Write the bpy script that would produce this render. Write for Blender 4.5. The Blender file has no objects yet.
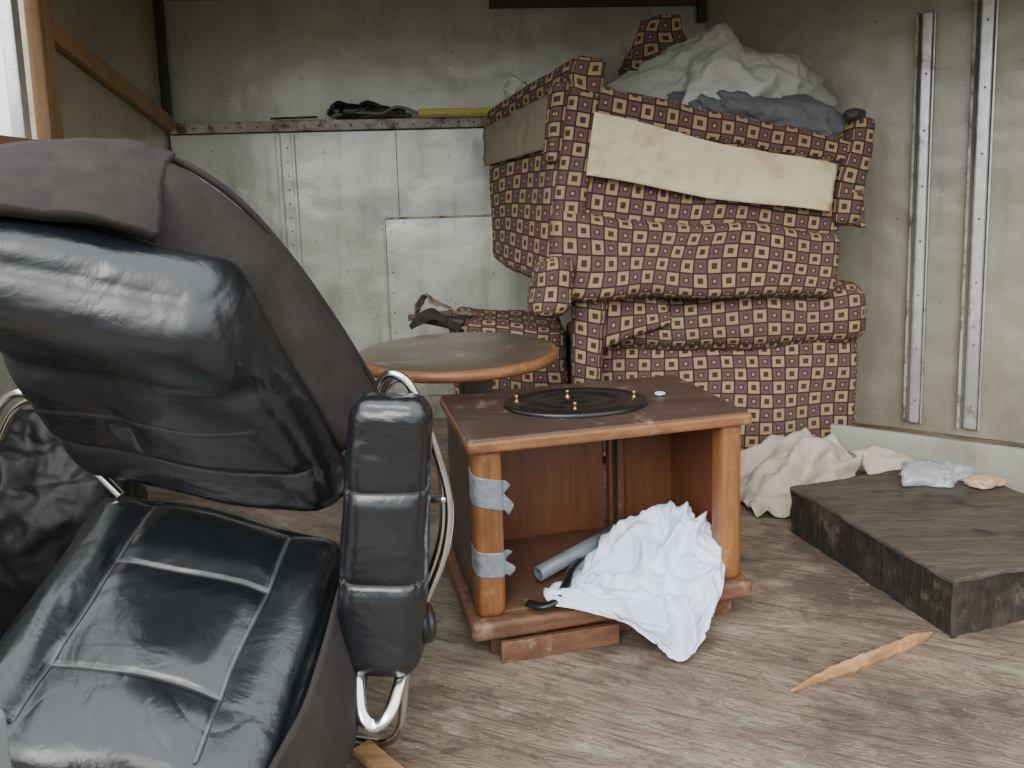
import bpy, bmesh, math, random
from mathutils import Matrix, Vector, noise
random.seed(4)
V=Vector
col=bpy.context.scene.collection

# ------------------------------------------------------------------ materials
def newmat(name):
    m=bpy.data.materials.new(name); m.use_nodes=True
    nt=m.node_tree; b=nt.nodes['Principled BSDF']
    return m,nt,b
def N(nt,t,**k):
    n=nt.nodes.new(t)
    for a,v in k.items(): setattr(n,a,v)
    return n
def math_(nt,op,a,b=None,c=None):
    n=nt.nodes.new('ShaderNodeMath'); n.operation=op
    for i,x in enumerate((a,b,c)):
        if x is None: continue
        if isinstance(x,(int,float)): n.inputs[i].default_value=x
        else: nt.links.new(x,n.inputs[i])
    return n.outputs[0]
def mixc(nt,f,a,b):
    n=nt.nodes.new('ShaderNodeMix'); n.data_type='RGBA'
    for i,x in ((0,f),(6,a),(7,b)):
        if isinstance(x,(int,float)): n.inputs[i].default_value=x
        elif isinstance(x,tuple): n.inputs[i].default_value=(x[0],x[1],x[2],1)
        else: nt.links.new(x,n.inputs[i])
    return n.outputs[2]
def ramp(nt,x,lo,hi):
    n=nt.nodes.new('ShaderNodeMapRange'); n.inputs[1].default_value=lo; n.inputs[2].default_value=hi
    nt.links.new(x,n.inputs[0]); return n.outputs[0]
def rotated(nt,coord,rot):
    mp=nt.nodes.new('ShaderNodeMapping'); mp.inputs['Rotation'].default_value=(0,0,rot)
    nt.links.new(coord,mp.inputs[0]); return mp.outputs[0]
def noise_(nt,coord,scale,detail=6,rough=.6,stretch=None,rot=0,dist=0):
    n=nt.nodes.new('ShaderNodeTexNoise'); n.inputs['Scale'].default_value=scale
    n.inputs['Detail'].default_value=detail; n.inputs['Roughness'].default_value=rough
    n.inputs['Distortion'].default_value=dist
    if rot: coord=rotated(nt,coord,rot)
    if stretch:
        mp=nt.nodes.new('ShaderNodeMapping')
        mp.inputs['Scale'].default_value=stretch
        nt.links.new(coord,mp.inputs[0]); coord=mp.outputs[0]
    nt.links.new(coord,n.inputs['Vector']); return n.outputs[0]
def bump(nt,b,h,strength,dist=.01):
    n=nt.nodes.new('ShaderNodeBump'); n.inputs['Strength'].default_value=strength; n.inputs['Distance'].default_value=dist
    nt.links.new(h,n.inputs['Height']); nt.links.new(n.outputs[0],b.inputs['Normal'])
def basic(name,c1,c2,scale=8,rough=.6,metal=0,bmp=.2,stain=None,stain_lo=.55,stain_hi=.7,stain_scale=3,stretch=None,bdist=.004,spec=None,fine=None):
    m,nt,b=newmat(name)
    co=N(nt,'ShaderNodeTexCoord').outputs['Object']
    n1=noise_(nt,co,scale,stretch=stretch)
    c=mixc(nt,ramp(nt,n1,.3,.7),c1,c2)
    if stain:
        n2=noise_(nt,co,stain_scale,detail=9,rough=.7)
        c=mixc(nt,ramp(nt,n2,stain_lo,stain_hi),c,stain)
    nt.links.new(c,b.inputs['Base Color'])
    b.inputs['Roughness'].default_value=rough; b.inputs['Metallic'].default_value=metal
    if spec is not None: b.inputs['Specular IOR Level'].default_value=spec
    if bmp:
        nb=noise_(nt,co,fine or scale*5,detail=5)
        bump(nt,b,nb,bmp,bdist)
    return m
def wallmat(name,c1,c2,dirt,amount=.6,dent=.5,metal=.15):
    m,nt,b=newmat(name)
    co=N(nt,'ShaderNodeTexCoord').outputs['Object']
    c=mixc(nt,ramp(nt,noise_(nt,co,1.1,detail=4),.35,.65),c1,c2)
    d=ramp(nt,noise_(nt,co,5,detail=6,rough=.6,stretch=(1.8,1.8,.22)),.52,.75)
    c=mixc(nt,math_(nt,'MULTIPLY',d,amount*.55),c,dirt)
    d2=ramp(nt,noise_(nt,co,5,detail=12,rough=.78),.61,.68)
    c=mixc(nt,math_(nt,'MULTIPLY',d2,amount*.8),c,dirt)
    d3=ramp(nt,noise_(nt,co,34,detail=4,rough=.7),.66,.71)
    c=mixc(nt,math_(nt,'MULTIPLY',d3,min(1,amount*1.4)),c,(dirt[0]*.35,dirt[1]*.3,dirt[2]*.25))
    s=ramp(nt,noise_(nt,co,6,detail=6,rough=.8,stretch=(.7,.7,18)),.61,.69)
    c=mixc(nt,math_(nt,'MULTIPLY',s,amount*.75),c,(dirt[0]*.6,dirt[1]*.6,dirt[2]*.6))
    s=ramp(nt,noise_(nt,co,5,detail=6,rough=.8,stretch=(11,11,.5)),.65,.70)
    c=mixc(nt,math_(nt,'MULTIPLY',s,amount*.6),c,(dirt[0]*.8,dirt[1]*.8,dirt[2]*.8))
    sep=N(nt,'ShaderNodeSeparateXYZ'); nt.links.new(co,sep.inputs[0])
    low=math_(nt,'MULTIPLY',ramp(nt,sep.outputs[2],1.2,0),ramp(nt,noise_(nt,co,3,detail=9,rough=.7),.35,.7))
    c=mixc(nt,math_(nt,'MULTIPLY',low,amount),c,dirt)
    nt.links.new(c,b.inputs['Base Color'])
    nt.links.new(math_(nt,'MULTIPLY_ADD',noise_(nt,co,4,detail=8,rough=.7),.45,.10),b.inputs['Roughness'])
    b.inputs['Metallic'].default_value=metal
    h=math_(nt,'ADD',math_(nt,'MULTIPLY',noise_(nt,co,7,detail=3),.6),math_(nt,'MULTIPLY',noise_(nt,co,2.0,detail=2),5))
    bump(nt,b,h,dent,.014)
    return m
def woodmat(name,c1,c2,c3,axis=0,rough=.45,scale=3,worn=None,bs=.25):
    m,nt,b=newmat(name)
    co=N(nt,'ShaderNodeTexCoord').outputs['Object']
    st=[14,14,14]; st[axis]=1
    g=noise_(nt,co,scale,detail=8,rough=.65,stretch=tuple(st),dist=.6)
    c=mixc(nt,ramp(nt,g,.35,.65),c1,c2)
    g2=noise_(nt,co,2.2,detail=8,rough=.7)
    c=mixc(nt,ramp(nt,g2,.5,.75),c,c3)
    if worn:
        c=mixc(nt,ramp(nt,noise_(nt,co,6,detail=10,rough=.75),.56,.66),c,worn)
    nt.links.new(c,b.inputs['Base Color']); b.inputs['Roughness'].default_value=rough
    bump(nt,b,g,bs,.004 if bs<.5 else .012)
    return m

M_wallU=wallmat('painted_panel_upper',(.47,.465,.38),(.41,.41,.335),(.20,.16,.10),.6)
M_wallL=wallmat('painted_panel_lower',(.62,.64,.56),(.53,.55,.485),(.18,.15,.105),.85,.55,.25)
M_wallR=wallmat('painted_panel_right',(.38,.36,.285),(.32,.305,.24),(.16,.125,.08),.65,.5)
M_wallT=wallmat('painted_panel_left',(.40,.36,.26),(.33,.30,.21),(.17,.13,.075),.6)
M_rail=basic('rusty_rail',(.50,.48,.41),(.30,.25,.18),14,.5,bmp=.3,stain=(.10,.06,.03),stain_lo=.5,stain_hi=.62,stain_scale=9)
M_dark=basic('dark_trim',(.05,.042,.037),(.025,.022,.02),10,.6)
M_header=basic('dark_red_header',(.10,.045,.03),(.05,.03,.025),10,.6)
M_ceil=basic('ceiling_paint',(.45,.45,.40),(.38,.38,.34),3,.7)
M_galv=basic('galvanised_steel',(.78,.78,.77),(.58,.58,.57),18,.30,metal=.6,bmp=.2,stain=(.12,.10,.08),stain_lo=.58,stain_hi=.72,stain_scale=7)
M_slot=basic('slot_grey',(.20,.19,.17),(.14,.13,.12),18,.7)  # one dark grey for the track webs, their rivets and a panel seam
M_chrome=basic('chrome',(.75,.75,.74),(.6,.6,.6),12,.18,metal=1,bmp=.04)
M_stud=woodmat('stud_wood',(.38,.23,.11),(.26,.15,.07),(.15,.09,.045),axis=2,rough=.75)
M_orange=woodmat('varnished_wood',(.27,.115,.038),(.16,.060,.020),(.065,.027,.013),axis=2,rough=.46,worn=(.33,.18,.08))
M_orangeH=woodmat('varnished_edge',(.26,.115,.042),(.14,.058,.023),(.055,.025,.014),axis=0,rough=.48,worn=(.30,.17,.085))
M_plinth=woodmat('base_wood',(.165,.078,.038),(.095,.042,.022),(.04,.021,.013),axis=0,rough=.6,worn=(.27,.175,.105))
M_inside=woodmat('reddish_panel',(.19,.072,.032),(.13,.047,.021),(.075,.030,.015),axis=2,rough=.5)
M_topd=woodmat('worn_dark_top',(.068,.040,.030),(.038,.024,.019),(.10,.077,.06),axis=0,rough=.40,worn=(.17,.135,.10))
M_tabletop=woodmat('table_top_wood',(.10,.07,.048),(.055,.040,.029),(.17,.13,.095),axis=0,rough=.33,worn=(.20,.165,.12))
M_tape=basic('duct_tape',(.30,.34,.36),(.20,.23,.25),30,.38,metal=.2,bmp=.6,stain=(.12,.12,.12),stain_lo=.55,stain_hi=.75,stain_scale=14)
M_black=basic('black_plastic',(.012,.012,.012),(.007,.007,.007),12,.28)
M_brass=basic('brass',(.55,.38,.15),(.4,.27,.1),20,.35,metal=.9)
M_white=basic('pale_blue_cotton',(.68,.74,.88),(.60,.66,.82),6,.85,bmp=.15)
M_whitep=basic('white_scrap',(.6,.6,.6),(.5,.5,.5),6,.8,bmp=.15)
M_cream=basic('cream_lining',(.70,.60,.39),(.58,.49,.31),5,.85,bmp=.25,stain=(.36,.26,.14),stain_lo=.52,stain_hi=.76,stain_scale=5)
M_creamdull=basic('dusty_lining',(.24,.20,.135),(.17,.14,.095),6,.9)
M_drop=basic('dusty_cloth',(.48,.415,.33),(.38,.325,.26),5,.9,bmp=.3)
M_sheet=basic('plastic_sheeting',(.48,.48,.42),(.37,.37,.33),5,.5,bmp=.2,stain=(.22,.20,.16))
M_bluecl=basic('grey_cloth',(.15,.16,.17),(.09,.096,.105),8,.9)
M_char=basic('charcoal_fabric',(.026,.019,.017),(.016,.012,.011),20,.88,bmp=.5,stain=(.050,.040,.034),stain_lo=.55,stain_hi=.8,bdist=.003)
M_boxd=woodmat('scorched_wood',(.022,.017,.013),(.009,.0075,.006),(.075,.052,.034),axis=2,rough=.6,worn=(.12,.09,.062),bs=.8)
M_boxt=woodmat('rotten_box_top',(.105,.083,.061),(.055,.043,.033),(.022,.018,.014),axis=0,rough=.6,worn=(.017,.013,.011),bs=.8)
M_greyp=basic('grey_board',(.33,.33,.27),(.27,.27,.22),4,.6,stain=(.16,.13,.09),stain_lo=.5,stain_hi=.75)
M_splint=woodmat('fresh_split_wood',(.44,.24,.10),(.25,.13,.06),(.10,.06,.03),axis=0,rough=.75)
M_yellow=basic('yellow_paint',(.60,.48,.05),(.5,.38,.04),12,.5)
M_pipe=basic('grey_pvc',(.15,.18,.20),(.10,.125,.14),8,.35,bmp=0)
M_bag=basic('black_bag_film',(.009,.009,.009),(.006,.006,.006),8,.5,bmp=.2,bdist=.010,fine=16)
M_bin=basic('grey_plastic',(.22,.24,.25),(.18,.2,.21),8,.5)
M_column=basic('painted_column',(.22,.20,.17),(.14,.12,.10),9,.4)
M_film,nt,b=newmat('clear_wrapper'); b.inputs['Base Color'].default_value=(.8,.82,.85,1); b.inputs['Roughness'].default_value=.12; b.inputs['Transmission Weight'].default_value=.75
M_orangew=basic('orange_wrapper',(.5,.25,.13),(.4,.32,.24),12,.4)

def leather():
    m,nt,b=newmat('black_leather')
    co=N(nt,'ShaderNodeTexCoord').outputs['Object']
    w=noise_(nt,co,2.6,detail=3,rough=.45,stretch=(1,1,1.6),dist=.8)
    c=mixc(nt,ramp(nt,noise_(nt,co,5,detail=10,rough=.75),.60,.78),(.007,.0085,.011),(.026,.026,.027))
    sc=ramp(nt,noise_(nt,co,7,detail=8,rough=.8,stretch=(3,3,.5),rot=.5),.67,.72)
    c=mixc(nt,math_(nt,'MULTIPLY',sc,.55),c,(.16,.16,.16))
    at=N(nt,'ShaderNodeAttribute',attribute_name='seam')
    c=mixc(nt,math_(nt,'MULTIPLY',at.outputs['Fac'],.5),c,(.13,.13,.135))
    nt.links.new(c,b.inputs['Base Color'])
    r=ramp(nt,noise_(nt,co,4,detail=8,rough=.7),.3,.75)
    nt.links.new(math_(nt,'MULTIPLY_ADD',r,.20,.19),b.inputs['Roughness'])
    b.inputs['Specular IOR Level'].default_value=.8
    crz=math_(nt,'ABSOLUTE',math_(nt,'SUBTRACT',noise_(nt,co,3.5,detail=2,rough=.5,dist=1.2),.5))
    patch=ramp(nt,noise_(nt,co,2.0,detail=2),.50,.62)
    h=math_(nt,'ADD',w,math_(nt,'MULTIPLY',noise_(nt,co,9,detail=4,rough=.5,dist=1.0),.15))
    h=math_(nt,'ADD',h,math_(nt,'MULTIPLY',math_(nt,'MULTIPLY',ramp(nt,crz,0,.06),patch),.04))
    h=math_(nt,'ADD',h,math_(nt,'MULTIPLY',noise_(nt,co,220,detail=2),.008))
    bump(nt,b,h,.48,.05)
    return m
M_leather=leather()

def pattern(name):
    m,nt,b=newmat(name)
    uv=N(nt,'ShaderNodeTexCoord').outputs['UV']
    sep=N(nt,'ShaderNodeSeparateXYZ'); nt.links.new(uv,sep.inputs[0])
    cell=.064
    u=math_(nt,'DIVIDE',math_(nt,'ADD',sep.outputs[0],20*cell),cell); v=math_(nt,'DIVIDE',math_(nt,'ADD',sep.outputs[1],20*cell),cell)
    fu=math_(nt,'ABSOLUTE',math_(nt,'SUBTRACT',math_(nt,'FRACT',u),.5))
    fv=math_(nt,'ABSOLUTE',math_(nt,'SUBTRACT',math_(nt,'FRACT',v),.5))
    d=math_(nt,'MAXIMUM',fu,fv)
    s=math_(nt,'ADD',math_(nt,'FLOOR',u),math_(nt,'FLOOR',v))
    par=math_(nt,'GREATER_THAN',math_(nt,'FRACT',math_(nt,'ADD',math_(nt,'MULTIPLY',s,.5),.1)),.5)
    dark=(.022,.013,.011); tan=(.35,.24,.125); mar=(.110,.058,.056); lt=(.34,.235,.13); br=(.045,.022,.020)
    A=mixc(nt,math_(nt,'LESS_THAN',d,.20),tan,br)
    B=mixc(nt,math_(nt,'LESS_THAN',d,.20),mar,br)
    B=mixc(nt,math_(nt,'LESS_THAN',d,.10),B,lt)
    c=mixc(nt,par,A,B); c=mixc(nt,math_(nt,'LESS_THAN',d,.44),dark,c)
    co=N(nt,'ShaderNodeTexCoord').outputs['Object']
    c=mixc(nt,math_(nt,'MULTIPLY',ramp(nt,noise_(nt,co,3,detail=8),.35,.8),.25),c,(.09,.068,.05))
    nt.links.new(c,b.inputs['Base Color']); b.inputs['Roughness'].default_value=.9
    bump(nt,b,noise_(nt,co,10,detail=5),.45,.03)
    return m
M_pat=pattern('square_pattern_fabric')

def floormat():
    m,nt,b=newmat('worn_plywood_floor')
    co=N(nt,'ShaderNodeTexCoord').outputs['Object']
    rot=math.radians(24)
    g=noise_(nt,co,1.4,detail=10,rough=.6,stretch=(1.0,4.5,1),rot=rot,dist=2.0)
    rings=math_(nt,'ABSOLUTE',math_(nt,'SUBTRACT',math_(nt,'FRACT',math_(nt,'MULTIPLY',g,15)),.5))
    gf=noise_(nt,co,3.2,detail=8,rough=.7,stretch=(1.0,24,1),rot=rot,dist=.8)
    c=mixc(nt,ramp(nt,g,.36,.62),(.31,.240,.168),(.185,.138,.096))
    c=mixc(nt,math_(nt,'MULTIPLY',ramp(nt,rings,.20,.02),.65),c,(.075,.052,.036))
    c=mixc(nt,math_(nt,'MULTIPLY',ramp(nt,gf,.52,.60),.7),c,(.07,.050,.035))
    c=mixc(nt,math_(nt,'MULTIPLY',ramp(nt,noise_(nt,co,4,detail=9,rough=.7,stretch=(1,3,1),rot=rot),.55,.68),.75),c,(.43,.365,.285))
    c=mixc(nt,math_(nt,'MULTIPLY',ramp(nt,noise_(nt,co,1.3,detail=10,rough=.72),.49,.60),.8),c,(.06,.044,.032))
    c=mixc(nt,math_(nt,'MULTIPLY',ramp(nt,noise_(nt,co,7,detail=8,rough=.7),.57,.67),.6),c,(.055,.041,.030))
    c=mixc(nt,math_(nt,'MULTIPLY',ramp(nt,noise_(nt,co,60,detail=3,rough=.7),.67,.71),.65),c,(.48,.42,.34))
    nt.links.new(c,b.inputs['Base Color'])
    nt.links.new(math_(nt,'MULTIPLY_ADD',g,.4,.33),b.inputs['Roughness'])
    bump(nt,b,math_(nt,'ADD',math_(nt,'ADD',g,math_(nt,'MULTIPLY',rings,.3)),gf),.6,.014)
    return m
M_floor=floormat()

# ------------------------------------------------------------------ geometry helpers
def empty(name,loc=(0,0,0)):
    e=bpy.data.objects.new(name,None); e.location=loc; col.objects.link(e); e.empty_display_size=.1
    return e
def finish(name,me,mat,parent=None,smooth=True):
    if smooth:
        for p in me.polygons: p.use_smooth=True
    if mat: me.materials.append(mat)
    o=bpy.data.objects.new(name,me); col.objects.link(o)
    if parent:
        o.parent=parent; o.matrix_parent_inverse=Matrix.Translation(-parent.location)
    return o
def tri(c8,p):
    x,y,z=[(a+1)/2 for a in p]
    w=[(1-x)*(1-y)*(1-z),x*(1-y)*(1-z),x*y*(1-z),(1-x)*y*(1-z),(1-x)*(1-y)*z,x*(1-y)*z,x*y*z,(1-x)*y*z]
    s=V((0,0,0))
    for a,b in zip(w,c8): s=s+b*a
    return s
def rbox(name,c8,mat,r=.01,n=4,puff=(0,0,0),nz=0,nf=4,fn=None,parent=None,uvo=(0,0),seam=None):
    c8=[V(c) for c in c8]
    if isinstance(n,int): n=(n,n,n)
    E=lambda a,b:(c8[a]-c8[b]).length
    L=[(E(0,1)+E(3,2)+E(4,5)+E(7,6))/4,(E(0,3)+E(1,2)+E(4,7)+E(5,6))/4,(E(0,4)+E(1,5)+E(2,6)+E(3,7))/4]
    r=min(r,min(L)*.499)
    ax=[]
    for i in range(3):
        rr=2*r/L[i]
        a=[-1,-1+rr*.12,-1+rr*.35,-1+rr*.65,-1+rr]
        k=max(1,n[i])
        mid=[(-1+rr)+(2-2*rr)*j/k for j in range(1,k)]
        ax.append(a+mid+[-x for x in reversed(a)])
    K=[len(a)-1 for a in ax]
    vid={}; verts=[]; faces=[]; uvs=[]; sm=[]
    H=[l/2 for l in L]
    def vert(i,j,k):
        key=(i,j,k)
        if key in vid: return vid[key]
        p=[ax[0][i],ax[1][j],ax[2][k]]
        P=V((p[0]*H[0],p[1]*H[1],p[2]*H[2]))
        inn=V([max(-(H[a]-r),min(H[a]-r,P[a])) for a in range(3)])
        d=P-inn
        if d.length>1e-9: P=inn+d.normalized()*r
        mk=0
        for a,ii in enumerate(key):
            if ii in (0,K[a]):
                s,t=[p[x] for x in range(3) if x!=a]
                sg=-1 if ii==0 else 1
                P[a]+=sg*puff[a]*(1-s*s)**.6*(1-t*t)**.6
                if fn: P[a]+=sg*fn(a,sg,s,t)
                if seam:
                    q=seam(a,sg,s,t); mk=max(mk,q); P[a]-=sg*q*.006
        q=tri(c8,[P[a]/H[a] for a in range(3)])
        if nz: q=q+noise.noise_vector(q*nf)*nz
        vid[key]=len(verts); verts.append(q); sm.append(mk); return vid[key]
    def uvof(a,idx):
        p=[ax[x][idx[x]]*H[x] for x in range(3)]
        if a==0: return (p[1]+uvo[0]+.13,p[2]+uvo[1])
        if a==1: return (p[0]+uvo[0],p[2]+uvo[1])
        return (p[0]+uvo[0],p[1]+uvo[1]+.07)
    for a in range(3):
        o=[x for x in range(3) if x!=a]
        for side in (0,K[a]):
            for i in range(K[o[0]]):
                for j in range(K[o[1]]):
                    q=[]
                    for di,dj in ((0,0),(1,0),(1,1),(0,1)):
                        idx=[0,0,0]; idx[a]=side; idx[o[0]]=i+di; idx[o[1]]=j+dj; q.append(tuple(idx))
                    flip=(side==K[a])
                    if a==1: flip=not flip
                    if not flip: q=q[::-1]
                    faces.append([vert(*x) for x in q]); uvs.extend([uvof(a,x) for x in q])
    me=bpy.data.meshes.new(name); me.from_pydata(verts,[],faces)
    ul=me.uv_layers.new(name='UVMap')
    for i,uv in enumerate(uvs): ul.data[i].uv=uv
    if seam:
        at=me.attributes.new('seam','FLOAT','POINT')
        for i,x in enumerate(sm): at.data[i].value=x
    return finish(name,me,mat,parent)
def frame(origin,xdir,ydir=None,zdir=(0,0,1)):
    x=V(xdir).normalized(); z=V(zdir).normalized()
    y=V(ydir).normalized() if ydir else z.cross(x).normalized()
    z=x.cross(y).normalized()
    m=Matrix((x,y,z)).transposed().to_4x4(); m.translation=V(origin); return m
I4=Matrix.Identity(4)
def box(name,x0,x1,y0,y1,z0,z1,mat,M=I4,r=.004,parent=None,**k):
    c=[(x0,y0,z0),(x1,y0,z0),(x1,y1,z0),(x0,y1,z0),(x0,y0,z1),(x1,y0,z1),(x1,y1,z1),(x0,y1,z1)]
    return rbox(name,[M@V(p) for p in c],mat,r=r,parent=parent,**k)
def slab(name,q,t,mat,**k):
    q=[V(p) for p in q]
    nrm=((q[2]-q[0]).cross(q[3]-q[1])).normalized()
    lo=[p-nrm*t for p in q]
    return rbox(name,lo+q,mat,**k)
def cr(p0,p1,p2,p3,t):
    return .5*((2*p1)+(p2-p0)*t+(2*p0-5*p1+4*p2-p3)*t*t+(3*p1-p0-3*p2+p3)*t*t*t)
def spl(pts,k=8):
    pts=[V(p) for p in pts]
    if len(pts)<3:
        return [pts[0].lerp(pts[1],i/k) for i in range(k+1)]
    out=[]
    P=[pts[0]*2-pts[1]]+pts+[pts[-1]*2-pts[-2]]
    for i in range(1,len(P)-2):
        for j in range(k): out.append(cr(P[i-1],P[i],P[i+1],P[i+2],j/k))
    out.append(pts[-1]); return out
def tube(name,pts,r,mat,parent=None,k=8,seg=12,flat=1.0,rough=0):
    path=spl(pts,k)
    verts=[];faces=[]
    up=V((0,0,1)); prev=None
    n=len(path)
    for i,p in enumerate(path):
        t=(path[min(i+1,n-1)]-path[max(i-1,0)]).normalized()
        if prev is None:
            a=up if abs(t.z)<.9 else V((1,0,0)); nn=(a-t*a.dot(t)).normalized()
        else: nn=(prev-t*prev.dot(t)).normalized()
        prev=nn; bb=t.cross(nn)
        rr=r(i/(n-1)) if callable(r) else r
        for s in range(seg):
            an=2*math.pi*s/seg
            q=p+nn*math.cos(an)*rr+bb*math.sin(an)*rr*flat
            if rough: q=q+noise.noise_vector(q*45)*rough
            verts.append(q)
    for i in range(n-1):
        for s in range(seg):
            s2=(s+1)%seg
            faces.append((i*seg+s,i*seg+s2,(i+1)*seg+s2,(i+1)*seg+s))
    faces.append(tuple(range(seg))[::-1]); faces.append(tuple(range((n-1)*seg,n*seg)))
    me=bpy.data.meshes.new(name); me.from_pydata(verts,[],faces)
    return finish(name,me,mat,parent,smooth=not rough)
def lathe(name,prof,mat,M=I4,seg=64,parent=None,smooth=True):
    verts=[];faces=[]
    for r,z in prof:
        for s in range(seg):
            a=2*math.pi*s/seg; verts.append(M@V((r*math.cos(a),r*math.sin(a),z)))
    for i in range(len(prof)-1):
        for s in range(seg):
            s2=(s+1)%seg; faces.append((i*seg+s,i*seg+s2,(i+1)*seg+s2,(i+1)*seg+s))
    me=bpy.data.meshes.new(name); me.from_pydata(verts,[],faces)
    return finish(name,me,mat,parent,smooth)
def sheet(name,rows,mat,parent=None,k=8,thick=.004,disp=None,zmin=None):
    R1=[spl(r,k) for r in rows]
    cols=[spl([r[i] for r in R1],k) for i in range(len(R1[0]))]
    nu=len(cols); nv=len(cols[0])
    verts=[p.copy() for c in cols for p in c]
    if disp:
        base=[v.copy() for v in verts]
        for i in range(nu):
            for j in range(nv):
                p=base[i*nv+j]
                a=base[min(i+1,nu-1)*nv+j]-base[max(i-1,0)*nv+j]; b=base[i*nv+min(j+1,nv-1)]-base[i*nv+max(j-1,0)]
                nn=a.cross(b)
                nn=nn.normalized() if nn.length>1e-9 else V((0,0,1))
                if nn.z<0: nn=-nn
                q=p+nn*disp(p,i/(nu-1),j/(nv-1))
                if zmin is not None: q.z=max(q.z,zmin)
                verts[i*nv+j]=q
    faces=[(i*nv+j,(i+1)*nv+j,(i+1)*nv+j+1,i*nv+j+1) for i in range(nu-1) for j in range(nv-1)]
    me=bpy.data.meshes.new(name); me.from_pydata(verts,[],faces)
    o=finish(name,me,mat,parent)
    md=o.modifiers.new('t','SOLIDIFY'); md.thickness=thick; md.offset=-1
    return o
def ridged(p,f,oc=4,sd=0):
    s=0;a=1;t=0
    for i in range(oc):
        s+=a*(1-abs(noise.noise(p*f+V((sd,sd*2.1,i*7.3))))*2.2); t+=a; a*=.5; f*=2.05
    return s/t
def blob(name,c,size,mat,amp=.2,freq=4,seed=0,parent=None,zmin=None,sub=6,warp=None,uv=False):
    bm=bmesh.new(); bmesh.ops.create_icosphere(bm,subdivisions=sub,radius=1)
    c=V(c)
    for v in bm.verts:
        d=v.co.normalized()
        P=V((d.x*size[0],d.y*size[1],d.z*size[2]))
        k=1+amp*(ridged(P,freq,5,seed)-.35)+amp*.8*noise.noise(P*freq*.6+V((seed,0,0)))
        q=c+P*k
        if warp: q=warp(q)
        if zmin is not None and q.z<zmin: q.z=zmin+(q.z-zmin)*.02
        v.co=q
    me=bpy.data.meshes.new(name); bm.to_mesh(me); bm.free()
    if uv:
        ul=me.uv_layers.new(name='UVMap')
        for lp in me.loops:
            p=me.vertices[lp.vertex_index].co; ul.data[lp.index].uv=(p.x,p.z)
    return finish(name,me,mat,parent)

# ------------------------------------------------------------------ room shell
box('floor',-3.2,3.6,-.6,5.0,-.06,0,M_floor,r=.005)
A=V((-1.93,4.5,0)); B=V((1.185,4.7,0)); Cn=V((2.75,3.688,0))
FB=frame(A,B-A); LB=(B-A).length
box('wall_back',-.05,LB+.05,0,.06,0,2.48,M_wallU,FB)
wl=empty('bulkhead_panel',A)
box('lower_panel',0.01,LB-.02,-.05,-.002,.002,1.73,M_wallL,FB,parent=wl)
box('top_rail',0.01,1.95,-.075,-.002,1.735,1.795,M_rail,FB,r=.006,parent=wl)
for i in range(22):
    x=.06+i*.088
    box('rivet_%d'%i,x,x+.010,-.08,-.074,1.757,1.767,M_dark,FB,r=.002,n=1,parent=wl)
box('flange_a',.60,.625,-.068,-.048,.5,1.72,M_wallL,FB,parent=wl)
box('flange_b',.685,.705,-.068,-.048,.5,1.72,M_wallL,FB,parent=wl)
for i in range(9):
    z=1.0+i*.08
    box('bolt_%d'%i,.655,.663,-.056,-.048,z,z+.008,M_dark,FB,r=.002,n=1,parent=wl)
box('patch_panel',1.20,2.2,-.062,-.048,.15,1.22,M_wallL,FB,parent=wl)
box('patch_edge_top',1.19,2.2,-.068,-.05,1.215,1.228,M_rail,FB,parent=wl)
box('patch_edge_side',1.185,1.20,-.068,-.05,.15,1.228,M_wallU,FB,parent=wl)
for i in range(8):
    box('patch_rivet_%d'%i,1.225,1.233,-.066,-.06,.3+i*.12,.308+i*.12,M_dark,FB,r=.002,n=1,parent=wl)
box('panel_seam',1.28,1.284,-.053,-.048,1.235,1.72,M_slot,FB,r=.001,parent=wl)
box('trim_header',1.85,LB,-.03,-.002,2.41,2.48,M_header,FB)
box('trim_corner_right',LB-.05,LB-.005,-.04,-.004,2.31,2.48,M_dark,FB)
D0=V((-1.78,1.0,0)); FLw=frame(D0,A-D0); LL=(A-D0).length
box('wall_left',2.15,LL,0,.05,0,2.48,M_wallT,FLw)
box('wall_left_lower',0,2.15,0,.05,0,1.55,M_wallU,FLw)
lf=empty('wood_stud_frame',D0)
box('stud',2.11,2.21,-.06,-.003,1.52,2.48,M_stud,FLw,parent=lf)
box('stud_strip',2.0,2.05,-.02,.03,1.57,2.48,M_galv,FLw,parent=lf)
box('stud_strip_b',1.78,1.86,-.01,.04,1.57,2.48,M_column,FLw,parent=lf)
box('sill_rail',1.0,2.24,-.085,-.003,1.53,1.60,M_stud,FLw,parent=lf)
def beam(name,p,q,w,h,mat,parent=None,r=.005):
    p=V(p);q=V(q)
    x=(q-p).normalized(); y=V((0,0,1)).cross(x).normalized(); z=x.cross(y)
    F=Matrix((x,y,z)).transposed().to_4x4(); F.translation=p
    return box(name,0,(q-p).length,-w/2,w/2,-h/2,h/2,mat,F,r=r,parent=parent)
beam('upper_rail',(-1.845,3.22,2.06),(-1.90,4.42,1.79),.04,.085,M_stud,lf)
box('trim_corner_left',LL-.11,LL-.06,-.04,-.002,1.80,2.48,M_dark,FLw)
FR=frame(B,Cn-B); LR=(Cn-B).length
box('wall_right',0,LR+.02,0.001,.05,0,2.48,M_wallR,FR)
box('wall_right_unseen',2.75,2.80,1.2,3.70,0,2.48,M_wallR)  # out-of-view wall run, added to bring bounce light into the room
box('ceiling',-1.95,2.8,1.9,4.8,2.485,2.53,M_ceil)
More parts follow.
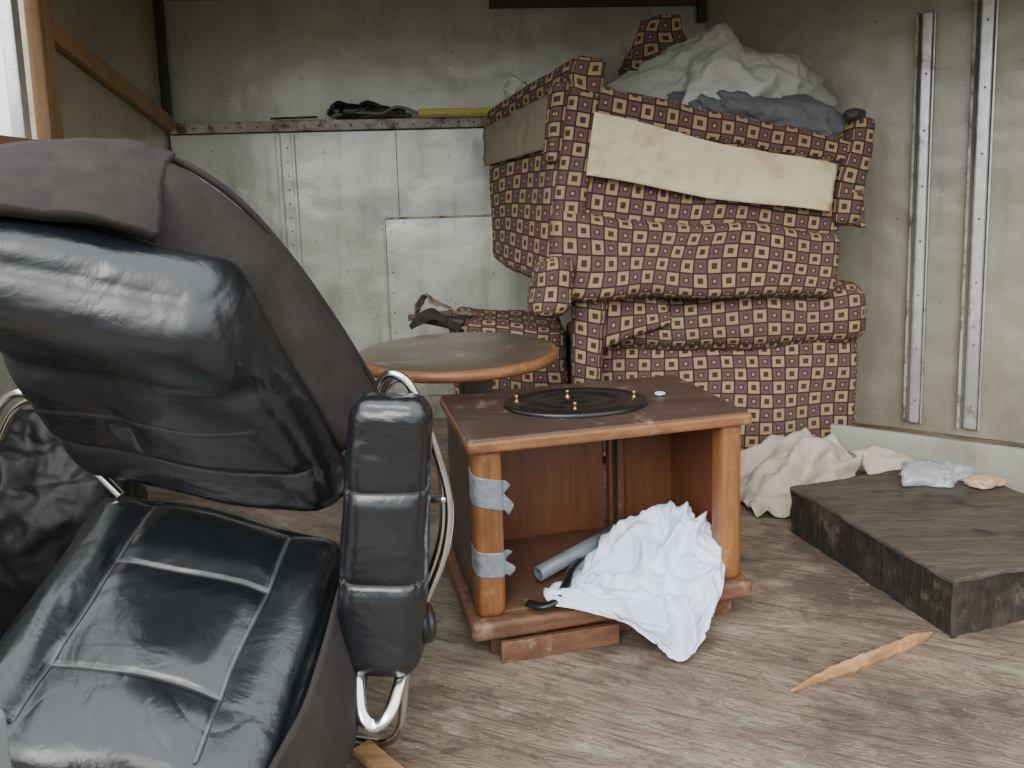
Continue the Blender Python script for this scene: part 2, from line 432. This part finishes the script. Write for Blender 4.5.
def channel(x,z0,z1,w):
    e=empty('steel_track_post',FR@V((x,-.02,z0)))
    box('web',x-w/2,x+w/2,-.014,-.002,z0,z1,M_slot,FR,r=.002,parent=e)
    box('lip_a',x-w/2,x-w/2+w*.14,-.055,-.012,z0,z1,M_rail,FR,r=.003,parent=e)
    box('spine',x-w*.22,x+w*.36,-.04,-.012,z0,z1,M_galv,FR,r=.012,parent=e)
    box('lip_b',x+w/2-w*.10,x+w/2,-.035,-.012,z0,z1,M_galv,FR,r=.003,parent=e)
    for i in range(7):
        z=z0+.12+i*(z1-z0-.15)/7
        box('rivet_%d'%i,x+.004,x+.014,-.044,-.038,z,z+.012,M_slot,FR,r=.003,n=1,parent=e)
channel(1.165,.05,2.20,.09); channel(1.425,.05,2.47,.105)

p0=V((1.50,3.56,0)); p1=V((2.6,2.84,0)); F=frame(p0,p1-p0)
box('loose_grey_board',0,(p1-p0).length,0,.03,0,.205,M_greyp,F,r=.005)

# ------------------------------------------------------------------ ledge clutter
e=empty('hand_tool_bundle',(-.9,4.5,1.8))
tube('strap',[(-1.02,4.50,1.82),(-.96,4.49,1.885),(-.86,4.50,1.85),(-.80,4.50,1.882),(-.70,4.50,1.85),(-.60,4.5,1.825)],.015,M_black,e,flat=1.8,rough=.006)
tube('cord',[(-1.0,4.48,1.815),(-.85,4.47,1.83),(-.72,4.47,1.82),(-.62,4.48,1.855),(-.50,4.5,1.815)],.009,M_column,e)
box('blade',-.98,-.55,4.49,4.53,1.80,1.82,M_dark,parent=e)
blob('rag',(-.92,4.50,1.84),(.09,.03,.035),M_black,.6,12,3,e,sub=4)
blob('rag_b',(-.72,4.50,1.835),(.12,.025,.028),M_dark,.6,14,7,e,sub=4)
beam('yellow_bar',(-.50,4.44,1.818),(-.08,4.46,1.815),.02,.036,M_yellow)
beam('thin_metal_rod',(-1.35,4.48,1.81),(-1.08,4.48,1.812),.012,.012,M_dark)

# ------------------------------------------------------------------ upholstered chairs
lo=empty('patterned_armchair',(1.0,3.9,0))
FS=frame((.30,3.62,0),(1.37,.04,0))
for i,(x,y) in enumerate(((.06,.05),(1.3,.05),(.06,.52),(1.3,.5))):
    box('foot_%d'%i,x-.03,x+.03,y-.03,y+.03,0,.07,M_dark,FS,parent=lo)
box('body',0,1.37,0,.58,.05,.64,M_pat,FS,r=.03,n=16,puff=(.01,.02,0),nz=.022,nf=3,parent=lo)
box('back_roll',.03,1.40,-.07,.20,.57,.87,M_pat,FS,r=.10,n=18,puff=(.01,.015,.01),nz=.028,nf=3.5,parent=lo,uvo=(.01,.02))
box('inner_back',.1,1.3,.15,.55,.6,.80,M_pat,FS,r=.05,n=8,nz=.01,parent=lo)
rbox('arm_front',[V(p) for p in [(.24,3.46,.05),(.38,3.44,.05),(.40,3.62,.05),(.26,3.64,.05),(.27,3.44,.97),(.42,3.42,.93),(.46,3.60,.93),(.30,3.62,.99)]],M_pat,r=.05,n=12,nz=.02,parent=lo)
rbox('arm_slope',[V(p) for p in [(.36,3.47,.60),(.75,3.52,.72),(.75,3.60,.72),(.36,3.60,.60),(.38,3.47,.93),(.72,3.52,.84),(.72,3.60,.84),(.38,3.60,.93)]],M_pat,r=.035,n=10,nz=.01,parent=lo)
rbox('side_arm',[V(p) for p in [(-.30,3.85,.02),(.27,3.75,.02),(.27,4.2,.02),(-.3,4.2,.02),(-.32,3.85,.72),(.27,3.75,.66),(.27,4.2,.70),(-.32,4.2,.74)]],M_pat,r=.06,n=12,nz=.03,parent=lo)
rbox('torn_corner',[V(p) for p in [(-.50,3.84,.70),(-.27,3.82,.66),(-.27,3.9,.66),(-.50,3.92,.70),(-.46,3.84,.745),(-.22,3.82,.72),(-.22,3.9,.72),(-.46,3.92,.745)]],M_dark,r=.02,n=6,nz=.02,parent=lo)
beam('frame_rail',(-.53,3.86,.735),(-.30,3.84,.755),.03,.03,M_header,lo)
def crs(p,a,b): return .02*(ridged(p,14,3,5)-.4)
sheet('torn_strap',[[(-.50,3.86,.74),(-.49,3.84,.80),(-.44,3.82,.855),(-.39,3.83,.81),(-.31,3.84,.77),(-.20,3.85,.745)],
 [(-.48,3.92,.74),(-.47,3.90,.79),(-.43,3.88,.84),(-.37,3.89,.80),(-.30,3.90,.765),(-.20,3.92,.74)]],M_creamdull,lo,k=8,thick=.006,disp=crs)
sheet('torn_lining',[[(-.52,3.83,.70),(-.47,3.81,.76),(-.40,3.80,.79),(-.33,3.80,.74),(-.26,3.80,.69)],
 [(-.51,3.82,.68),(-.45,3.80,.71),(-.39,3.79,.73),(-.32,3.79,.69),(-.27,3.79,.66)]],M_char,lo,k=8,thick=.006,disp=crs)

up=empty('patterned_armchair',(.9,3.9,1.3))
c8=[V(p) for p in [(.14,3.40,.90),(1.50,3.58,.84),(1.55,4.22,.95),(-.12,4.12,1.0),(.29,3.50,1.83),(1.63,3.68,1.54),(1.62,4.25,1.58),(-.10,4.12,1.70)]]
rbox('body',c8,M_pat,r=.05,n=18,puff=(.01,.01,.02),nz=.025,nf=3,parent=up)
def onf(s,t,off=.0):
    p=c8[0].lerp(c8[1],s).lerp(c8[4].lerp(c8[5],s),t); return p+V((.12,-1,.1)).normalized()*off
def onl(s,t,off=.0):
    p=c8[0].lerp(c8[3],s).lerp(c8[4].lerp(c8[7],s),t); return p+V((-.92,-.38,0)).normalized()*off
def solid(name,f,s0,s1,t0,t1,a,b,mat,**k):
    c=[f(s0,t0,b),f(s1,t0,b),f(s1,t0,a),f(s0,t0,a),f(s0,t1,b),f(s1,t1,b),f(s1,t1,a),f(s0,t1,a)]
    return rbox(name,c,mat,**k)
solid('seat_roll',onf,-.01,1.0,-.03,.40,-.08,.05,M_pat,r=.05,n=20,puff=(.0,.015,0),nz=.032,nf=3.2,parent=up)
solid('top_rail',onf,.02,1.03,.83,1.0,-.08,.035,M_pat,r=.03,n=18,nz=.020,nf=4,parent=up,uvo=(.02,.03))
solid('left_stile',onf,-.005,.10,.3,1.0,-.08,.045,M_pat,r=.035,n=12,nz=.012,parent=up,uvo=(.03,.0))
solid('corner_knob',onf,.0,.11,.93,1.13,-.06,.07,M_pat,r=.04,n=10,nz=.03,nf=6,parent=up)
solid('roll_end',onf,-.05,.09,-.10,.17,-.10,.12,M_pat,r=.07,n=10,nz=.03,nf=5,parent=up)
solid('right_wing',onf,.955,1.05,.45,1.15,-.10,.06,M_pat,r=.04,n=12,nz=.04,nf=4,parent=up)
rbox('wing_tip',[V(p) for p in [(1.60,3.60,1.14),(1.68,3.60,1.12),(1.68,3.66,1.12),(1.60,3.66,1.14),(1.58,3.58,1.32),(1.65,3.58,1.32),(1.65,3.66,1.32),(1.58,3.66,1.32)]],M_pat,r=.02,n=5,nz=.03,nf=6,parent=up)
def wr(p,a,b): return .014*noise.noise(V((a*9,b*2.5,1)))+.007*noise.noise(V((a*30,b*8,3)))
rows=[[onf(s,t-.06*s+.012*math.sin(s*9),.056+.02*(t<.5)) for s in (.08,.2,.35,.5,.65,.8,.93)] for t in (.86,.78,.68,.56)]
sheet('lining_panel',rows,M_cream,up,k=8,thick=.006,disp=wr)
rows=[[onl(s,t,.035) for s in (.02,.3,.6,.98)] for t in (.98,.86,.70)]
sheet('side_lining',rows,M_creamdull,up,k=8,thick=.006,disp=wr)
solid('left_top_rail',onl,.0,1.0,.98,1.12,-.12,.02,M_pat,r=.03,n=12,nz=.012,parent=up)
solid('left_flap',onl,.0,.12,.62,1.0,-.02,.06,M_pat,r=.025,n=8,nz=.02,parent=up)
blob('torn_tip',(1.60,3.62,1.66),(.05,.025,.025),M_dark,.4,10,2,up,sub=4)

rbox('folded_patterned_fabric',[V(p) for p in [(.58,3.96,1.92),(.94,3.96,1.96),(.94,4.10,1.96),(.58,4.10,1.92),(.70,3.99,2.20),(.88,4.00,2.23),(.88,4.07,2.23),(.70,4.07,2.20)]],M_pat,r=.03,n=14,nz=.045,nf=6)
blob('plastic_sheeting',(1.08,3.98,1.80),(.50,.24,.27),M_sheet,.42,3.0,12,warp=lambda q:V((q.x,q.y,q.z-.22*abs(q.x-1.05))))
blob('crumpled_jacket',(1.22,3.80,1.69),(.36,.13,.10),M_bluecl,.5,5,21,warp=lambda q:V((q.x,q.y,q.z-.18*(q.x-1.2))))
blob('torn_paper',(.05,4.0,1.86),(.07,.04,.07),M_sheet,.7,12,33,sub=4)

# ------------------------------------------------------------------ round pedestal table
t=empty('round_pedestal_table',(-.22,2.93,0))
MT=Matrix.Translation((-.22,2.93,0))
lathe('table_top',[(0,.752),(.2,.752),(.365,.752),(.372,.750)],M_tabletop,MT,96,t)
lathe('table_rim',[(.372,.750),(.384,.747),(.392,.738),(.392,.722),(.384,.712),(.36,.708),(.0,.706)],M_orangeH,MT,96,t)
lathe('column',[(.14,.706),(.13,.695),(.075,.685),(.062,.6),(.055,.45),(.06,.2),(.08,.08),(.20,.04),(.24,.0)],M_column,Matrix.Translation((-.15,2.90,0)),48,t)

# ------------------------------------------------------------------ wooden cabinet
cb=empty('wooden_cabinet',(-.12,2.06,0))
FC=frame((-.125,2.08,0),(.972,.235,0)); W=.845; Dp=.50
def cbx(nm,a,b,c,d,e,f,m,**k): return box(nm,a,b,c,d,e,f,m,FC,parent=cb,**k)
cbx('plinth',.04,W-.02,.03,Dp-.02,0,.075,M_plinth,r=.004)
cbx('base_moulding',-.025,W+.025,-.025,Dp,.07,.125,M_plinth,r=.016,n=8,nz=.003,nf=12)
cbx('post_left',0,.088,0,.08,.12,.632,M_orange,r=.028,n=4)
cbx('post_right',W-.075,W,0,.08,.12,.632,M_orange,r=.026,n=4)
cbx('side_left',0.004,.03,.05,Dp-.01,.12,.632,M_topd)
cbx('side_left_inner',.031,.06,.05,Dp-.03,.12,.632,M_inside)
cbx('side_right',W-.03,W-.004,.05,Dp-.01,.12,.632,M_inside)
cbx('back_panel',.02,.56,Dp-.03,Dp-.015,.12,.632,M_inside)
cbx('back_panel_b',.575,W-.02,Dp-.05,Dp-.015,.12,.632,M_inside)
cbx('divider_a',.588,.594,Dp-.06,Dp-.02,.12,.632,M_dark)
cbx('divider_b',.597,.622,Dp-.08,Dp-.02,.12,.632,M_plinth)
cbx('inner_floor',.03,W-.03,.02,Dp-.02,.122,.133,M_plinth)
cbx('top',-.012,W+.012,-.008,Dp+.01,.638,.665,M_topd,r=.008)
cbx('top_edge',-.018,W+.018,-.022,.012,.625,.660,M_orangeH,r=.010,n=4)
cbx('top_edge_left',-.018,.01,0,Dp,.630,.660,M_plinth,r=.008)
cbx('top_edge_right',W-.01,W+.018,0,Dp,.630,.660,M_orangeH,r=.008)
cbx('loose_plinth_strip',.06,.42,-.03,-.012,0,.062,M_plinth,r=.003)
def tape(n,z0,z1,tw):
    rows=[]
    for z,o in ((z0,0),(z0*.65+z1*.35,.004),(z0*.3+z1*.7,-.003),(z1,.002)):
        rows.append([FC@V(p) for p in [(-.002,.06,z+tw),(-.002,.03,z+tw*.7),(.0065,.0065,z+tw*.4),(.028,-.002,z+tw*.15),(.060,-.002,z-tw*.2),(.0815,.0065,z-tw*.5),(.0895,.026,z-tw*.8),(.098+o*3,.034,z-tw*1.2),(.108+o*4,.040,z-tw*1.9)]])
    sheet(n,rows,M_tape,cb,k=6,thick=.0015,disp=lambda p,a,b:.0016*noise.noise(p*90))
tape('duct_tape_a',.455,.545,.022); tape('duct_tape_b',.25,.325,.013)

sp=empty('turntable_deck',FC@V((.42,.25,.67)))
FT=FC@Matrix.Translation((.39,.25,.6655))@Matrix.Rotation(math.radians(-9),4,'Z')
S=Matrix.Diagonal((1.32,.92,1,1))
lathe('platter',[(.176,0),(.177,.006),(.172,.012),(.164,.014),(.160,.010),(.150,.009),(.146,.013),(.10,.013),(.098,.010),(.03,.010),(.028,.014),(0,.014)],M_black,FT@S,80,sp)
for i,(x,y) in enumerate(((-.02,-.10),(-.02,.05),(.19,.0),(-.19,.02))):
    lathe('stud_%d'%i,[(0,.034),(.005,.033),(.007,.028),(.004,.024),(.005,.015),(.009,.010)],M_brass,FT@Matrix.Translation((x,y,0)),16,sp)
blob('paper_scrap',FC@V((.68,.25,.672)),(.018,.014,.006),M_whitep,.4,30,2,sub=3)

lathe('pvc_pipe',[(.017,0),(.023,0),(.023,.36),(.017,.36),(.017,0)],M_pipe,Matrix.Translation((.055,2.25,.175))@(V((.29,.24,.03)).to_track_quat('Z','Y').to_matrix().to_4x4()),32)
tube('curved_handle',[(.02,2.14,.142),(.06,2.115,.146),(.10,2.125,.155),(.135,2.18,.175),(.155,2.25,.18),(.19,2.32,.18)],.009,M_black,None,flat=1.8)

def cr1(p,a,b):
    edge=min(1,4*min(a,1-a,b,1-b)+.22)
    w=noise.noise(V((a*2,b*2,3)))*1.4
    f=1-abs(noise.noise(V((a*4.0+w+b*2.0,b*2.4-a*1.5,2)))*2.6)
    f2=1-abs(noise.noise(V((a*8+w*2-b*6,b*5+a*3,9)))*2.6)
    f3=1-abs(noise.noise(V((a*14+b*9,b*11-a*6,5)))*2.6)
    return edge*(.044*(f-.4)+.030*(f2-.4)+.011*(f3-.4)+.014*noise.noise(V((a*3,b*6,5))))
rows=[[(.28,2.45,.15),(.38,2.47,.22),(.47,2.48,.27),(.56,2.43,.23),(.61,2.40,.17)],
[(.17,2.33,.15),(.32,2.37,.23),(.45,2.39,.31),(.56,2.38,.29),(.63,2.36,.22)],
[(.10,2.22,.155),(.26,2.27,.19),(.43,2.30,.25),(.56,2.31,.25),(.64,2.31,.19)],
[(.07,2.14,.16),(.20,2.16,.165),(.40,2.18,.175),(.54,2.22,.18),(.63,2.25,.165)],
[(.15,2.08,.15),(.28,2.09,.13),(.41,2.11,.12),(.52,2.14,.12),(.60,2.17,.14)],
[(.29,2.06,.115),(.36,2.06,.08),(.43,2.05,.055),(.49,2.07,.06),(.55,2.12,.09)],
[(.39,2.045,.055),(.41,2.04,.03),(.44,2.03,.015),(.47,2.04,.02),(.51,2.07,.045)]]
sheet('white_tshirt',rows,M_white,None,k=20,thick=.002,disp=cr1,zmin=.006)

# ------------------------------------------------------------------ dark box and litter
bx=empty('low_wooden_box',(1.27,2.13,0))
FX=frame((1.27,2.13,0),(.962,.272,0))
box('carcass',0,.75,0,.77,.0,.172,M_boxd,FX,r=.004,n=28,nz=.009,nf=20,parent=bx)
box('lid',-.004,.754,-.004,.774,.168,.182,M_boxt,FX,r=.003,n=28,nz=.008,nf=16,parent=bx)
box('edge_strip',-.008,.012,-.008,.0,0.0,.17,M_dark,FX,r=.002,n=6,nz=.004,nf=20,parent=bx)
blob('clear_plastic_wrapper',(1.66,2.90,.205),(.11,.06,.035),M_film,1.2,12,4,sub=5,zmin=.190)
blob('food_wrapper',(1.79,2.80,.20),(.06,.03,.022),M_orangew,.9,14,6,sub=4,zmin=.190)
def cr2(p,a,b):
    f=1-abs(noise.noise(V((a*4+b*2,b*2.5,2)))*2.6)
    return .045*(f-.4)+.02*(ridged(p,9,2,3.3)-.4)
rows=[[(.93,3.42,.03),(1.10,3.45,.12),(1.30,3.45,.20),(1.45,3.42,.18)],
[(.93,3.25,.02),(1.08,3.25,.13),(1.28,3.26,.19),(1.50,3.25,.16)],
[(.95,3.10,.015),(1.08,3.08,.08),(1.25,3.10,.12),(1.46,3.16,.12)],
[(.97,2.99,.012),(1.06,2.97,.015),(1.18,2.98,.03),(1.38,3.05,.03)]]
sheet('dust_cloth',rows,M_drop,None,k=16,thick=.004,disp=cr2,zmin=.006)
rows=[[(1.50,3.36,.14),(1.62,3.31,.17),(1.76,3.26,.12),(1.92,3.19,.08)],
[(1.51,3.27,.13),(1.62,3.23,.15),(1.76,3.18,.10),(1.92,3.14,.05)],
[(1.53,3.18,.05),(1.62,3.16,.07),(1.74,3.14,.05),(1.88,3.12,.02)]]
sheet('canvas_strip',rows,M_drop,None,k=12,thick=.004,disp=lambda p,a,b:.03*(ridged(p,7,3,2)-.4),zmin=.006)
tube('split_wood_stick',[(.71,1.895,.008),(.80,1.94,.012),(.92,1.99,.015),(1.03,2.04,.016),(1.13,2.09,.014),(1.22,2.14,.008)],lambda t:(.004+.020*min(1,t*3,(1-t)*6)),M_splint,None,k=14,seg=7,flat=.45,rough=.004)
beam('wood_offcut',(-.40,1.72,.02),(-.30,1.62,.02),.05,.02,M_splint)
deb=empty('floor_debris',(0,2,0))
for i in range(22):
    x=random.uniform(-.2,1.3); y=random.uniform(1.7,3.0)
    s=random.uniform(.002,.004)
    box('crumb_%d'%i,x,x+s*2,y,y+s,0,s,M_splint,r=.001,n=1,parent=deb)
for i,(x,y,s) in enumerate(((.86,3.14,.04),(.82,3.3,.045),(2.05,3.05,.05),(1.95,3.12,.04))):
    blob('plastic_scrap_%d'%i,(x,y,s*.25),(s,s*.7,s*.4),M_whitep if i%2 else M_film,.9,18,i+3,deb,sub=3,zmin=.001)

# ------------------------------------------------------------------ recliner
rc=empty('leather_recliner',(-.75,1.6,0))
def g(x,x0,w): return math.exp(-((x-x0)/w)**2)
def seatfn(a,sg,s,t):
    if a!=2 or sg<0: return 0
    return -.008*(g(s,-.52,.10)+g(s,.55,.10))-.007*(g(t,.34,.10)*(abs(s)<.56)+g(t,-.38,.10)*(abs(s)<.56))
def seatseam(a,sg,s,t):
    if a!=2 or sg<0: return 0
    return max(g(s,-.52+.04*t,.011)*(-.75<t<.97),g(s,.55,.011)*(-.75<t<.97),g(t,.34,.012)*(-.53<s<.56),g(t,-.38,.012)*(-.53<s<.56))
slab('seat_cushion',[(-1.12,1.28,.37),(-.46,1.20,.27),(-.40,1.80,.52),(-1.10,1.95,.63)],.17,M_leather,r=.07,n=(120,110,6),puff=(.01,.03,.035),nz=.014,nf=4,fn=seatfn,seam=seatseam,parent=rc)
def backfn(a,sg,s,t):
    if a!=2 or sg<0: return 0
    return -.014*g(t,-.50,.07)-.012*g(t,.30,.09)*(.4+.6*abs(s))+.022*g(t,.68,.25)-.014*g(s,-.15,.10)*g(t,-.2,.12)
def backseam(a,sg,s,t):
    if a!=2 or sg<0: return 0
    return .6*max(g(t,-.50,.012),g(t,-.05+.05*s,.011)*(s<.8),g(s,-.15,.010)*(-.5<t<-.05))
slab('back_cushion',[(-1.12,1.86,.66),(-.40,1.72,.57),(-.57,1.46,1.15),(-1.06,1.34,1.28)],.17,M_leather,r=.08,n=(90,90,6),puff=(.01,.02,.035),nz=.016,nf=4,fn=backfn,seam=backseam,parent=rc)
H=[(-1.20,1.60,1.43),(-.98,1.66,1.445),(-.80,1.75,1.45),(-.66,1.80,1.365),(-.55,1.87,1.21),(-.45,1.93,1.02),(-.375,2.0,.84)]
I_=[(-1.16,1.40,1.34),(-.95,1.47,1.32),(-.74,1.58,1.26),(-.63,1.64,1.15),(-.55,1.68,1.05),(-.47,1.72,.93),(-.40,1.77,.76)]
mid=[tuple((V(a)*.5+V(b)*.5)+V((.035,-.02,.03))) for a,b in zip(H,I_)]
bk=[tuple(V(a)+V((-.02,.10,-.10))) for a in H]
bk2=[tuple(V(a)+V((-.06,.12,-.30))) for a in H]
I0=[tuple(V(b)+V((-.06,.03,-.06))) for b in I_]
sheet('back_shell',[I0,I_,mid,H,bk,bk2],M_char,rc,k=8,thick=.012,disp=lambda p,a,b:.014*noise.noise(p*7)+.004*noise.noise(p*22))
tube('shell_piping',[tuple(V(p)+V((.004,0,.004))) for p in H],.009,M_char,rc)
rows=[[(-1.22,1.62,1.44),(-1.0,1.67,1.455),(-.84,1.73,1.455),(-.76,1.76,1.43)],
[(-1.20,1.52,1.415),(-1.0,1.56,1.42),(-.84,1.62,1.405),(-.745,1.66,1.375)],
[(-1.16,1.42,1.375),(-.98,1.46,1.37),(-.82,1.52,1.345),(-.72,1.57,1.30)],
[(-1.14,1.38,1.345),(-.96,1.42,1.335),(-.80,1.48,1.305),(-.71,1.53,1.265)]]
sheet('headrest_flap',rows,M_char,rc,k=10,thick=.03,disp=lambda p,a,b:.012*noise.noise(p*6)+.008*(ridged(p,9,2,1)-.4))
def armfn(a,sg,s,t):
    if a!=1: return 0
    return -.006*g(t,-.30,.06)-.006*g(t,.36,.06)
def armseam(a,sg,s,t):
    if a==2: return 0
    return max(g(t,-.30,.010),g(t,.36,.010))
rbox('arm_pad',[V(p) for p in [(-.425,1.58,.285),(-.235,1.58,.275),(-.225,1.70,.285),(-.415,1.70,.295),(-.36,1.60,.91),(-.185,1.60,.90),(-.185,1.71,.90),(-.36,1.71,.91)]],M_leather,r=.04,n=(20,10,110),puff=(.005,.008,.008),nz=.006,nf=6,fn=armfn,seam=armseam,parent=rc)
rbox('arm_pad_far',[V(p) for p in [(-1.50,1.70,.30),(-1.34,1.70,.30),(-1.34,1.82,.30),(-1.50,1.82,.30),(-1.50,1.70,.80),(-1.34,1.70,.80),(-1.34,1.82,.80),(-1.50,1.82,.80)]],M_leather,r=.05,n=10,parent=rc)
tube('arm_tube',[(-.33,1.78,.86),(-.315,1.74,.91),(-.28,1.71,.945),(-.235,1.70,.915),(-.195,1.70,.80),(-.160,1.70,.65),(-.175,1.70,.52),(-.225,1.70,.40),(-.262,1.71,.31),(-.285,1.72,.18),(-.305,1.72,.06),(-.36,1.74,.014),(-.48,1.77,.014),(-.58,1.80,.014)],.0105,M_chrome,rc,k=10)
tube('arm_tube_inner',[(-.33,1.84,.84),(-.30,1.80,.90),(-.26,1.78,.91),(-.22,1.77,.84),(-.185,1.77,.70),(-.185,1.77,.55),(-.225,1.77,.42),(-.27,1.77,.33)],.0085,M_chrome,rc,k=10)
tube('cross_tube',[(-.25,1.72,.640),(-.165,1.70,.648)],.009,M_chrome,rc)
tube('arm_foot_loop',[(-.375,1.66,.33),(-.365,1.58,.27),(-.352,1.54,.235),(-.325,1.53,.215),(-.293,1.54,.235),(-.275,1.60,.27),(-.262,1.70,.32)],.0085,M_chrome,rc,flat=1.8)
lathe('tilt_knob',[(0,.02),(.035,.018),(.05,.008),(.05,-.008),(.035,-.018),(0,-.02)],M_black,Matrix.Translation((-.225,1.68,.365))@Matrix.Rotation(math.radians(75),4,'Y'),32,rc)
tube('far_arm_tube',[(-1.34,1.9,.78),(-1.30,1.9,.855),(-1.25,1.9,.88),(-1.20,1.9,.85),(-1.14,1.9,.74),(-1.07,1.9,.66),(-1.02,1.9,.60)],.012,M_chrome,rc,k=10)
tube('far_arm_tube_b',[(-1.36,1.96,.74),(-1.31,1.96,.82),(-1.25,1.96,.845),(-1.20,1.96,.81),(-1.15,1.96,.72),(-1.09,1.96,.64)],.010,M_chrome,rc,k=10)
rows=[[(-.42,1.80,.50),(-.41,1.60,.44),(-.43,1.40,.36),(-.50,1.18,.27)],
[(-.39,1.80,.38),(-.375,1.60,.33),(-.39,1.40,.26),(-.48,1.20,.18)],
[(-.38,1.78,.28),(-.36,1.60,.22),(-.375,1.42,.18),(-.47,1.25,.13)]]
sheet('side_skirt',rows,M_char,rc,k=8,thick=.01,disp=lambda p,a,b:.008*noise.noise(p*9))
box('under_frame',-1.0,-.50,1.35,1.85,.12,.22,M_dark,parent=rc)
for i,(x,y) in enumerate(((-1.0,1.4),(-.56,1.4),(-1.0,1.82),(-.56,1.82))):
    tube('leg_%d'%i,[(x,y,.14),(x,y,.0)],.015,M_chrome,rc)
tube('caster_wheel',[(-1.21+.04*math.cos(a),1.90,.32+.05*math.sin(a)) for a in [i*math.pi/8 for i in range(17)]],.010,M_galv,rc,k=3)

blob('garbage_bag',(-1.52,2.42,.31),(.27,.24,.36),M_bag,.20,4.5,9,zmin=.003)
box('grey_plastic_bin',-1.0,-.72,.86,1.0,0,.655,M_bin,r=.015)

# ------------------------------------------------------------------ light: overcast sky over darker ground
w=bpy.data.worlds.new('overcast_sky'); bpy.context.scene.world=w; w.use_nodes=True
nt=w.node_tree; bg=nt.nodes['Background']
sep=N(nt,'ShaderNodeSeparateXYZ'); nt.links.new(N(nt,'ShaderNodeTexCoord').outputs['Generated'],sep.inputs[0])
c=mixc(nt,ramp(nt,sep.outputs[2],-.02,.10),(.14,.135,.12),(.80,.84,.86))
c=mixc(nt,ramp(nt,sep.outputs[2],.10,.8),c,(1.40,1.46,1.50))
nt.links.new(c,bg.inputs[0]); bg.inputs[1].default_value=2.45
sd=bpy.data.lights.new('overcast_sun','SUN'); sd.energy=3.0; sd.angle=math.radians(40); sd.color=(1,.975,.93)
so=bpy.data.objects.new('overcast_sun',sd); col.objects.link(so)
so.rotation_euler=V((.42,1,-.72)).to_track_quat('-Z','Y').to_euler()

cam=bpy.data.cameras.new('camera'); cam.sensor_width=36; cam.lens=769/1024*36; cam.shift_y=-95/1024; cam.clip_start=.05
co=bpy.data.objects.new('camera',cam); col.objects.link(co)
co.matrix_world=Matrix.Translation((0,0,1.34))@Matrix.Rotation(math.radians(83),4,'X')@Matrix.Rotation(math.radians(-1.7),4,'Z')
bpy.context.scene.camera=co
